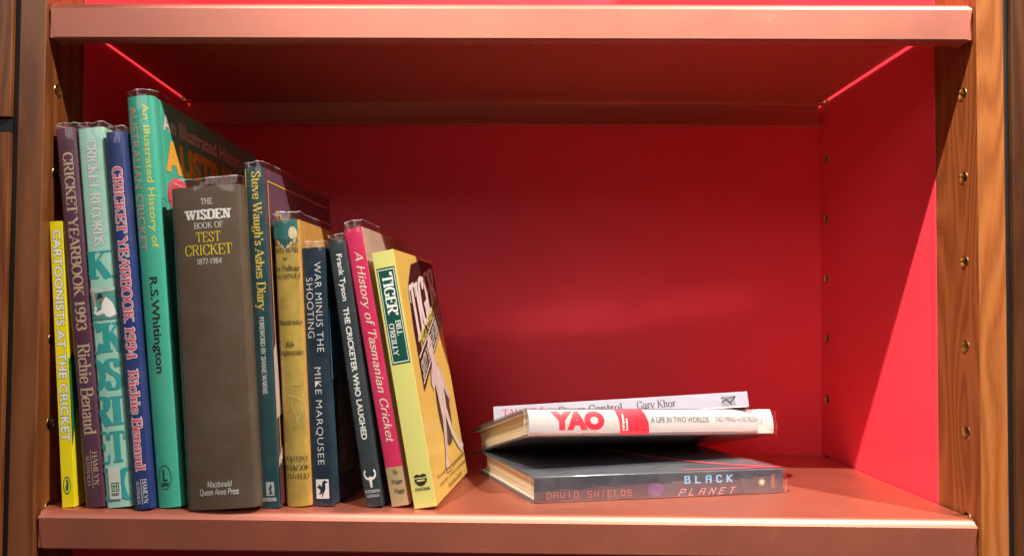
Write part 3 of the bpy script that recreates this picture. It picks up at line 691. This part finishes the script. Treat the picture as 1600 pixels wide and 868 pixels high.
# 4 navy --------------------------------------------------------------------
PINK = ink((0.80, 0.09, 0.17))
b = Book("hardback_book", "tall navy blue yearbook with pink letters edged in white", 0.0143, 0.2843, 0.21,
         paper((0.020, 0.043, 0.20), .4), paper((0.02, 0.04, 0.18), .4), bulge=0.0010, group=ROW, seed=4)
for tx, v0, v1 in (("CRICKET YEARBOOK 1994", .095, .605), ("Richie Benaud", .635, .90)):
    core = drawn(tx, .17, .075, .06); rf = bounds(core)
    b.down("title_outline", drawn(tx, .17, .075, .06, grow=.05), .24, .80, v0, v1, WHITE, rf)
    b.down("title_lettering", core, .24, .80, v0, v1, PINK, rf)
b.down("publisher_lettering", drawn("HAMLYN", .13, .06, .06), .55, .80, .922, .985, WHITE)
b.down("publisher_lettering", drawn("AUSTRALIA", .12, .05, .05), .22, .40, .925, .987, WHITE)
b.down("divider_line", rect(0, 0, 1, .1), .475, .50, .92, .987, WHITE)
b.place(-.2758, .0052, 5.85, -1.5)

# 5 green -------------------------------------------------------------------
GREEN = paper((0.060, 0.47, 0.33), .38, .05, 12)
b = Book("hardback_book", "tallest book, emerald green jacket with yellow and pink sans lettering", 0.0215, 0.3128, 0.225,
         GREEN, GREEN, bulge=0.0026, corner=0.0034, group=ROW, seed=5, film_top=0.0052)
YEL = ink((0.72, 0.66, 0.08)); SKIN = ink((0.62, 0.42, 0.33))
b.down("title_lettering", sans("An Illustrated History of", .012), .54, .84, .02, .375, YEL)
b.down("title_lettering", sans("AUSTRALIAN CRICKET", .012), .12, .42, .023, .38, SKIN)
b.down("author_lettering", sans("R.S.Whitington", .018), .34, .70, .445, .678, INK)
b.flat("publisher_emblem", ring(0, 0, 1, 1.15, .07)+rect(-.28, -.35, -.08, .75)+rect(-.28, -.35, .4, -.2)+rect(-.6, -.62, .6, -.52)+rect(-.55, -.80, .55, -.70), .20, .66, .898, .957, INK)
b.cover_art("cover_lettering", sans("An Illustrated History of", .03), .012, .200, .032, .088, ink((.60, .55, .50)))
b.cover_art("cover_lettering", sans("AUSTRALIAN", .05), .012, .215, .095, .180, ink((.75, .36, .04)))
b.cover_art("cover_lettering", sans("CRICKET", .05), .012, .20, .187, .29, ink((.75, .06, .10)))
b.place(-.2618, .0097, 5.71, -2.5)

# 6 brown Wisden ------------------------------------------------------------
BROWN = paper((0.120, 0.078, 0.046), .42, .07, 14)
b = Book("hardback_book", "very thick grey-brown book with white and yellow title across its spine", 0.0550, 0.2407, 0.165,
         BROWN, BROWN, bulge=0.0022, corner=0.0040, group=ROW, seed=6, film_top=0.0068)
YG = ink((0.80, 0.62, 0.03))
b.flat("title_lettering", drawn("THE", .10, .06, .06), .44, .60, .038, .057, WHITE)
b.flat("title_lettering", drawn("WISDEN", .26, .13, .09, bar=.17, track=.08), .197, .846, .072, .105, WHITE)
b.flat("title_lettering", drawn("BOOK OF", .10, .06, .05), .325, .73, .113, .132, WHITE)
b.flat("title_lettering", drawn("TEST", .12, .06, .05, track=.04), .345, .69, .143, .175, YG)
b.flat("title_lettering", drawn("CRICKET", .12, .06, .05), .18, .836, .182, .216, YG)
b.flat("title_lettering", drawn("1877-1984", .10, .06, .03), .344, .686, .226, .244, WHITE)
b.flat("publisher_lettering", drawn("Macdonald", .10, .07, 0, slant=.15), .32, .66, .913, .932, WHITE)
b.flat("publisher_lettering", drawn("Queen Anne Press", .10, .07, 0, slant=.15), .21, .75, .936, .960, WHITE)
b.place(-.2365, .0036, 4.24, -2.5)

# 7 dark teal diary -----------------------------------------------------------
DTEAL = paper((0.012, 0.060, 0.070), .38)
b = Book("hardback_book", "dark teal book with large yellow title and gold border, beside the thick brown book", 0.0152, 0.2588, 0.165,
         DTEAL, paper((0.13, 0.06, 0.095), .4), bulge=0.0006, corner=0.0016, group=ROW, seed=7, film_top=0.0048)
GOLD = ink((0.80, 0.55, 0.06))
b.down("title_lettering", drawn("Steve Waugh's Ashes Diary", .15, .06, .06), .24, .84, .012, .425, GOLD)
b.down("subtitle_lettering", drawn("FOREWORD BY SHANE WARNE", .13, .07, .05), .42, .66, .443, .67, WHITE)
b.spine("border_line", rect(.0007, .001, .0013, .2578), GOLD)
b.flat("publisher_emblem", rect(0, 0, 1, 1), .34, .76, .925, .965, ink((.45, .5, .5)))
b.flat("emblem_figure", [[(.2, .1), (.45, .2), (.35, .5), (.6, .9), (.75, .6), (.6, .4), (.85, .1)]], .34, .76, .925, .965, DTEAL, (0, 0, 1, 1))
b.flat("publisher_lettering", drawn("IRONBARK", .14, .06, .04), .16, .88, .970, .981, WHITE)
b.side("border_line", rect(.006, .2485, .155, .2493)+rect(.006, .01, .0068, .2485), GOLD)
b.side("cover_lettering", [[(d0+x*.013, .214+y*.014) for x, y in q] for d0 in (.02,) for q in drawn("Steve Waugh", .1, .04, .04)], GOLD)
b.side("cover_picture", [[(.001, .118), (.007, .125), (.009, .092), (.012, .07), (.001, .066)], [(.001, .036), (.01, .046), (.012, .038), (.001, .030)]], ink((.55, .42, .34)))
b.side("cover_picture", [[(.001, .028), (.014, .037), (.014, .002), (.001, .002)]], ink((.10, .03, .03)))
b.place(-.1840, .0145, 3.91, -5.5)

# 8 mustard -------------------------------------------------------------------
MUST = paper((0.47, 0.32, 0.055), .5, .38, 26, wear=.6, bump=.5)
b = Book("hardback_book", "worn mustard yellow book with torn teal patch at its head and black serif lines", 0.0210, 0.2190, 0.15,
         MUST, paper((0.62, 0.33, 0.07), .5, .12), bulge=0.0030, corner=0.0038, group=ROW, seed=8, film_top=0.0065)
BI = ink((0.02, 0.018, 0.012))
b.spine("torn_patch", [[(.0008, .2188), (.0202, .2188), (.0202, .2075), (.0170, .2040), (.0135, .1995), (.0105, .1962), (.0078, .2000), (.0040, .2032), (.0008, .2050)]], paper((.015, .14, .13), .5, .3, 60, wear=.5))
b.spine("torn_paper", [ellipse(.0165, .2085, .0032, .0052, 9), [(.0105, .1962), (.0120, .1990), (.0178, .2040), (.0190, .2030), (.0135, .1975)], [(.0078, .2000), (.0105, .1962), (.0098, .1955), (.0030, .2030), (.0040, .2040)]], paper((.62, .52, .3), .7, .25, 200))
for tx, f0, f1, v0, v1 in (("BETWEEN", -.02, 1.03, .068, .090), ("TWO WARS", -.02, 1.08, .098, .117), ("by", .40, .58, .130, .146), ("Sir Pelham", .02, 1.03, .160, .182),
                           ("WARNER", .08, 1.08, .190, .208), ("Illustrated", .06, 1.08, .350, .370), ("8th", .34, .66, .428, .447), ("Impression", .06, 1.06, .455, .480),
                           ("SPORTING", -.06, 1.04, .826, .845), ("HANDBOOKS", -.12, 1.12, .856, .875), ("LIMITED", .06, .97, .886, .904)):
    it = tx in ("by", "Illustrated", "8th", "Impression")
    b.flat("spine_lettering", drawn(tx, .12, .05, .03, slant=.22 if it else 0), f0, f1, v0, v1, BI)
rr = random.Random(3)
cr = []
for (u, v, n, dx, dz) in ((.003, .092, 6, .0028, .0002), (.006, .086, 5, .003, -.0014), (.010, .080, 5, .0012, -.0045), (.004, .048, 5, .0022, -.005), (.008, .02, 6, .002, .003), (.012, .062, 5, .0015, .003)):
    pts = [(u+dx*k+rr.uniform(-.0004, .0004), v+dz*k+rr.uniform(-.0008, .0008)) for k in range(n)]
    cr += stroke_poly(pts, lambda d: .00022)
b.spine("crease_lines", cr, ink((.72, .6, .36)))
b.place(-.1674, .0189, 3.65, -5.5)

# 9 navy War minus ---------------------------------------------------------------
NAVY = paper((0.010, 0.026, 0.050), .38)
b = Book("hardback_book", "black-navy book with thin white title lines and white publisher square, beside the mustard book", 0.0176, 0.1980, 0.135,
         NAVY, paper((0.03, 0.07, 0.10), .4, .35, 14), bulge=0.0006, corner=0.0016, group=ROW, seed=9, film_top=0.0052)
b.down("title_lettering", sans("WAR MINUS THE", -.012, 1.1), .56, .86, .057, .408, WHITE)
b.down("title_lettering", sans("SHOOTING", -.012, 1.1), .16, .46, .117, .352, WHITE)
b.down("author_lettering", sans("MIKE MARQUSEE", -.012, 1.1), .34, .68, .467, .842, WHITE)
b.flat("publisher_emblem", rect(0, 0, 1, 1), .26, .84, .898, .972, WHITE)
b.flat("emblem_figure", [[(.05, .55), (.3, .75), (.45, .6), (.5, .85), (.7, .95), (.95, .85), (.72, .78), (.75, .5), (.6, .3), (.5, .1), (.42, .1), (.48, .32), (.3, .2), (.22, .22), (.35, .4), (.2, .55)]], .26, .84, .898, .972, NAVY, (0, 0, 1, 1))
b.side("cover_picture", [[(.006, .150), (.12, .165), (.12, .110), (.006, .095)]], ink((.05, .13, .19)))
b.side("cover_tower", [[(.016, .02), (.016, .088), (.020, .098), (.023, .094), (.026, .10), (.030, .092), (.036, .088), (.05, .08), (.05, .02)]], paper((.12, .12, .12), .5, .6, 90))
b.place(-.1475, .0228, 3.22, -9)

# 10 charcoal --------------------------------------------------------------------
CHAR = paper((0.028, 0.042, 0.050), .4, .1)
b = Book("hardback_book", "slim charcoal book with bold white sans title and bull horns emblem", 0.0136, 0.2054, 0.14,
         CHAR, CHAR, bulge=0.0006, corner=0.0014, group=ROW, seed=10, film_top=0.0050)
b.down("author_lettering", sans("Frank Tyson", .02), .30, .72, .052, .230, WHITE)
b.down("title_lettering", sans("THE CRICKETER WHO LAUGHED", .03), .34, .68, .255, .752, WHITE)
_h = []
for sg in (-1, 1):
    _h += stroke_poly(smooth_path([(0, .30), (sg*.45, .22), (sg*.82, .42), (sg*.92, .72), (sg*.70, 1.0)], 5), lambda d: .24)
_h += [[(-.34, .36), (.34, .36), (.20, -.2), (.14, -.62), (-.14, -.62), (-.20, -.2)]]
b.flat("publisher_emblem", _h, .16, .88, .862, .930, WHITE)
b.flat("publisher_lettering", sans("HUTCHINSON", 0), .12, .96, .938, .949, WHITE)
b.flat("publisher_lettering", sans("AUSTRALIA", 0), .18, .90, .955, .965, WHITE)
b.place(-.1052, .0196, 9.33, -8)

# 11 crimson ---------------------------------------------------------------------
b = Book("hardback_book", "crimson book with cream brush script title and a tan foot, beside the tiger paperback", 0.0145, 0.2164, 0.145,
         paper((0.66, 0.020, 0.105), .38, .06), paper((0.50, 0.36, 0.26), .5), back=paper((0.50, 0.36, 0.26), .5), bulge=0.0006, corner=0.0014, group=ROW, seed=11, film_top=0.0060)
b.flat("foot_band", rect(0, 0, 1, 1), .03, .97, .862, .999, paper((.47, .36, .18), .5))
CREAM = ink((0.82, 0.68, 0.52))
b.down("title_lettering", drawn("A History of Tasmanian Cricket", .13, .09, 0, slant=.22), .22, .80, .085, .775, CREAM)
for tx, f0, f1, v0, v1 in (("By", .42, .66, .872, .892), ("Roger", .26, .86, .905, .926), ("Page", .34, .86, .938, .960)):
    b.flat("author_lettering", drawn(tx, .12, .10, 0), f0, f1, v0, v1, BI)
b.place(-.0858, .0214, 10.83, -8)

# 12 tiger paperback ----------------------------------------------------------------
YL = paper((0.66, 0.63, 0.19), .38, .05, 12, wear=.25); OR = paper((0.78, 0.54, 0.12), .32, .04, coat=.3)
b = Book("paperback_book", "lime and orange paperback with dark green title panel, at the right end of the row", 0.0176, 0.1974, 0.127,
         YL, OR, bulge=0.0002, corner=0.0005, paperback=True, film=False, group=ROW)
DG = ink((0.006, 0.075, 0.050), .35)
b.flat("title_panel", rect(0, 0, 1, 1), .10, .92, .065, .445, DG)
b.flat("panel_border", frame(0, 0, 1, 4, .035), .14, .88, .072, .438, WHITE)
b.down("title_lettering", drawn("'TIGER'", .20, .08, .08), .28, .78, .085, .255, WHITE)
b.down("author_lettering", drawn("BILL", .15, .07, .06), .56, .80, .275, .335, WHITE)
b.down("author_lettering", drawn("O'REILLY", .15, .07, .06), .24, .48, .285, .412, WHITE)
b.flat("publisher_emblem", [ellipse(-.45, .45, .5, .32, 14, 0, 180), ellipse(.45, .45, .5, .32, 14, 0, 180), ellipse(0, .2, .95, .9, 16, 180, 360)], .22, .78, .872, .915, INK)
b.flat("emblem_gap", rect(-.6, .02, .45, .16), .33, .68, .893, .899, YL)
b.flat("publisher_lettering", sans("FONTANA", .03), .20, .86, .922, .933, INK)
# cover: slanting dark banner with big letters, walking figure, foot text
DK = ink((0.035, 0.012, 0.012), .35)
W_, H_ = .127, .1974
def cv(fr): return [(x*W_, y*H_) for x, y in fr]
b.side("cover_banner", [cv([(.16, .70), (.20, .86), (.36, .955), (.62, .985), (.98, .985), (.995, .93), (.995, .70), (.16, .43)])], DK)
b.side("banner_line", [cv([(.17, .455), (.985, .70), (.985, .708), (.17, .464)]), cv([(.17, .56), (.99, .79), (.99, .798), (.17, .569)])], ink((.70, .65, .55)))
def slanted(tx, x0, x1, yl0, yl1, yr0, yr1, th, ser, mat, nm):
    P = drawn(tx, th, .09, ser); a0, c0, a1, c1 = bounds(P); out = []
    for q in P:
        r = []
        for (x, y) in q:
            f = (x-a0)/(a1-a0); g = (y-c0)/(c1-c0)
            r.append(((x0+(x1-x0)*f)*W_, ((yl0+(yr0-yl0)*f)*(1-g)+(yl1+(yr1-yl1)*f)*g)*H_))
        out.append(r)
    b.side(nm, out, mat)
slanted("TIGER", .18, .97, .60, .86, .83, .975, .26, .06, ink((.72, .62, .60)), "cover_title")
slanted("BILL O'REILLY", .26, .96, .60, .655, .80, .845-.0, .17, .05, ink((.62, .55, .10)), "cover_author")
slanted("SIXTY YEARS OF CRICKET", .18, .97, .475, .545, .715, .780, .17, .05, ink((.70, .65, .55)), "cover_subtitle")
FIG = ink((0.62, 0.50, 0.46)); SH = paper((0.085, 0.045, 0.035), .4, .5, 120)
b.side("figure_shadow", [[(x, y) for x, y in [(c[0]*W_, c[1]*H_) for c in ellipse(.60, .34, .17, .17, 22)]]], SH)
b.side("cover_figure", [cv([(.42, .60), (.47, .66), (.53, .655), (.56, .60), (.57, .54), (.62, .52), (.70, .49), (.76, .42), (.84, .36), (.82, .345), (.74, .38), (.68, .42), (.66, .33), (.74, .23), (.86, .165), (.95, .14), (.96, .16), (.99, .13), (.93, .105), (.84, .13), (.68, .21), (.60, .30), (.54, .22), (.47, .135), (.46, .10), (.38, .085), (.36, .105), (.40, .13), (.43, .16), (.50, .29), (.46, .44), (.40, .42), (.36, .45), (.40, .50), (.46, .53), (.45, .56)])], FIG)
lines = []
for pts in ([(.42, .60), (.47, .655), (.53, .65), (.56, .60), (.555, .53)], [(.46, .56), (.44, .50), (.50, .30)], [(.57, .53), (.66, .50), (.74, .42), (.84, .35)], [(.62, .40), (.60, .31), (.66, .22), (.84, .13)], [(.36, .08), (.50, .075), (.70, .09), (.98, .10)], [(.94, .10), (1.0, .19)], [(.50, .52), (.52, .44), (.50, .38)], [(.48, .62), (.50, .60), (.52, .615)], [(.46, .53), (.40, .50), (.36, .45)], [(.56, .30), (.48, .18), (.46, .12)]):
    lines += stroke_poly(smooth_path([(x*W_*.99, y*H_) for x, y in pts], 4), lambda d: .00055)
b.side("figure_lines", lines, DK)
def para(tx, x0, x1, y0, y1):
    P = sans(tx, .0); a0, c0, a1, c1 = bounds(P)
    b.side("cover_foot_lettering", [[((x0+(x1-x0)*(x-a0)/(a1-a0))*W_, (y0+(y1-y0)*(y-c0)/(c1-c0)+.0*(x-a0))*H_) for x, y in q] for q in P], DK)
para("This is a warm, honest commentary, the book has", .10, .95, .092-.012, .112-.010)
para("wit and style ... and rarely a turn ever missed", .14, .97, .058-.010, .078-.008)
para("Australian Cricket", .36, .78, .028-.010, .048-.008)
b.place(-.0678, .0168, 10.57, -8.6)

# ------------------------------------------------------------------ lying books
def lie(bk, o, rx, ry, rz, L, extra=None):
    """spine towards the viewer, head to the left, front board up"""
    M = Euler((rx, ry, rz)).to_matrix()
    if extra: M = M @ extra
    ex, ey, ez = M.col[0], M.col[1], M.col[2]
    q = Matrix((ez, ey, -ex)).transposed().to_4x4()
    q.translation = Vector(o)+ex*L; bk.root.matrix_world = q
PILE = "books lying in the pile on the right"
# lowest: black
GREY = paper((0.045, 0.055, 0.075), .35, .2, 25)
b = Book("hardback_book", "black book lying at the bottom of the pile, pale blue and pink spine title", 0.0205, 0.216, 0.128,
         GREY, paper((0.155, 0.162, 0.185), .35, .2, 25), bulge=0.0004, corner=0.0012, group=PILE, seed=21, film_bot=.0035, skew=0.14, film_top=0.004, pages=PAGES_GREY, inset=0.004, gloss=True)  # front board greyed to put pale reflections into its colour
b.down("author_lettering", drawn("DAVID SHIELDS", .12, .12, 0, track=.22, table=SEG), .14, .40, .045, .375, ink((.46, .12, .09)))
BLU = ink((.22, .55, .85)); RO = ink((.62, .30, .34))
b.down("title_lettering", drawn("BLACK", .20, .20, 0, track=.55, table=SEG), .52, .84, .585, .785, BLU)
b.down("title_lettering", drawn("PLANET", .13, .13, 0, track=.50, slant=.35, table=SEG), .06, .34, .560, .800, RO)
b.down("spine_disc", [ellipse(0, 0, 1, 1, 28)], .06, .62, .435, .500, paper((.13, .08, .22), .35, .3, 150))
sun = [ellipse(0, 0, .5, .5, 16)]
for k in range(14):
    a = 2*math.pi*k/14; sun.append([(.55*math.cos(a-.12), .55*math.sin(a-.12)), (1*math.cos(a), 1*math.sin(a)), (.55*math.cos(a+.12), .55*math.sin(a+.12))])
b.down("sun_emblem", sun, .30, .66, .888, .926, ink((.75, .62, .45)))
b.flat("publisher_lettering", [[(-y, x) for x, y in q] for q in drawn("CROWN", .13, .13, 0, track=.3, table=SEG)][::1], .20, .80, .948, .962, ink((.75, .2, .15)))
arc = []
def cpt(f, g): return (f*b.w, b.h*(1-g))     # f from spine to fore edge, g from the left end as it lies
pts = smooth_path([cpt(.03, 1.0), cpt(.10, .90), cpt(.30, .74), (cpt(.62, .60)), cpt(.98, .52)], 6)
b.side("cover_arc", stroke_poly(pts, lambda d: .006), ink((.65, .06, .07)))
PUR = ink((.12, .09, .34))
for (g, f) in ((.20, .42), (.28, .38), (.30, .16), (.44, .30), (.46, .55), (.56, .40), (.12, .60), (.38, .60)):
    P = drawn("81"[int(g*50) % 2], .14, .14, 0, table=SEG); c = cpt(f, g)
    b.side("cover_digit", [[(c[0]+y*.011, c[1]-x*.011) for x, y in q] for q in P], PUR)
b.side("cover_ring", [[(x, y) for x, y in q] for q in ring(cpt(.33, .08)[0], cpt(.33, .08)[1], .010, .012, .0012)], PUR)
b.side("cover_line", rect(.0015, .001, .0035, .09), ink((.70, .05, .10)))
lie(b, (.0245, .0375, .0004), 0, 0, R(12.2), .216)

# middle: white
WH = paper((0.56, 0.535, 0.53), .45, .03, 20)
L2 = .235
b = Book("hardback_book", "white book with a large red three-letter title, tilted across the black book", 0.0225, L2, 0.145,
         WH, paper((0.12, 0.10, 0.10), .4), back=paper((0.10, 0.10, 0.105), .35), bulge=0.0022, corner=0.0032, group=PILE, gloss=True, seed=22, film_bot=.0045, film_top=0.004, pages=PAGES_GREY, inset=0.006)
REDI = ink((0.80, 0.022, 0.050), .35); GRY = ink((.20, .21, .21))
b.down("title_lettering", sans("YAO", .085, 1.05), .20, .90, .080, .285, REDI)
b.spine("title_block", [[(v*b.t, L2*(1-g)) for g, v in ((.330, .97), (.338, .72), (.343, .45), (.345, .04), (.462, .04), (.460, .45), (.452, .75), (.440, .97))]], REDI)
for k, tx in enumerate(("miramax", "books")):
    b.flat("publisher_lettering", sans(tx, .04), .18, (.80 if k == 0 else .62), .352+.014*k, .362+.014*k, WHITE)
b.down("subtitle_lettering", sans("A LIFE IN TWO WORLDS", .02), .46, .68, .470, .713, GRY)
b.down("author_lettering", sans("YAO MING", 0), .48, .68, .742, .830, GRY)
b.down("author_lettering", sans("WITH", .01), .50, .60, .836, .856, GRY)
b.down("author_lettering", sans("RIC BUCH", 0), .48, .68, .862, .925, GRY)
b.spine("shelf_label", [[(.03*b.t, L2*.075), (.97*b.t, L2*.06), (.97*b.t, L2*.002), (.03*b.t, L2*.002)]], paper((.74, .62, .60), .3, .05))
b.flat("label_lettering", sans("796.323", 0), .36, .84, .938, .953, GRY); b.flat("label_lettering", sans("YAO", 0), .44, .74, .960, .974, GRY)
lie(b, (.0208, .0427, .0517), -.2605, .0314, .3363, L2)
YM = Euler((-.2605, .0314, .3363)).to_matrix(); YO = Vector((.0208, .0427, .0517))

# top: pale paperback
L3 = .2265
GLOSSC, _nt, _p = new_mat("glossy_wavy_card")
_p.inputs['Base Color'].default_value = (.70, .68, .70, 1); _p.inputs["Roughness"].default_value = 0.3; _p.inputs["Coat Weight"].default_value = 1.0; _p.inputs["Coat IOR"].default_value = 2.7; _p.inputs["Coat Roughness"].default_value = 0.085
_tc = node(_nt, 'ShaderNodeTexCoord'); _n = node(_nt, 'ShaderNodeTexNoise', Scale=11.0, Detail=1.5, Distortion=1.6)
_nt.links.new(_tc.outputs['Object'], _n.inputs['Vector']); _b = node(_nt, 'ShaderNodeBump', Strength=0.20, Distance=0.008); _nt.links.new(_b.outputs[0], _p.inputs['Coat Normal'])
_nt.links.new(_n.outputs[0], _b.inputs['Height']); _nt.links.new(_b.outputs[0], _p.inputs['Normal'])
b = Book("paperback_book", "thin lilac-white paperback on top of the pile, red and black words on its spine", 0.0137, L3, 0.122,
         paper((0.35, 0.33, 0.40), .5, .08, 60), GLOSSC, bulge=0.0001, corner=0.0005, paperback=True, film=False, group=PILE)
b.down("title_lettering", drawn("TAI CHI for", .15, .08, .05), .30, .78, .035, .235, ink((.45, .01, .06)))
b.down("title_lettering", drawn("Stress Control", .12, .05, .05), .20, .74, .262, .512, INK)
b.down("author_lettering", drawn("Gary Khor", .12, .05, .05), .14, .78, .570, .722, INK)
b.down("publisher_emblem", rect(0, 0, 1, 1), .16, .78, .900, .950, ink((.24, .23, .25)))
b.down("emblem_figure", stroke_poly(smooth_path([(0, .3), (.3, .6), (.6, .35), (1, .9)], 4), lambda d: .1)+stroke_poly([(.35, .6), (.7, .1)], lambda d: .12)+stroke_poly([(0, .85), (.4, .7), (1, .95)], lambda d: .09), .18, .76, .898, .952, INK, (0, 0, 1, 1))
b.spine("edge_line", rect(.0001, .002, .0008, L3-.002), WHITE, clip=False)
o = YO+YM@Vector((.0025, .0898, .0233))
lie(b, o, -.2605, .0314, .3363, L3, Matrix.Rotation(-.4255, 3, 'Z'))
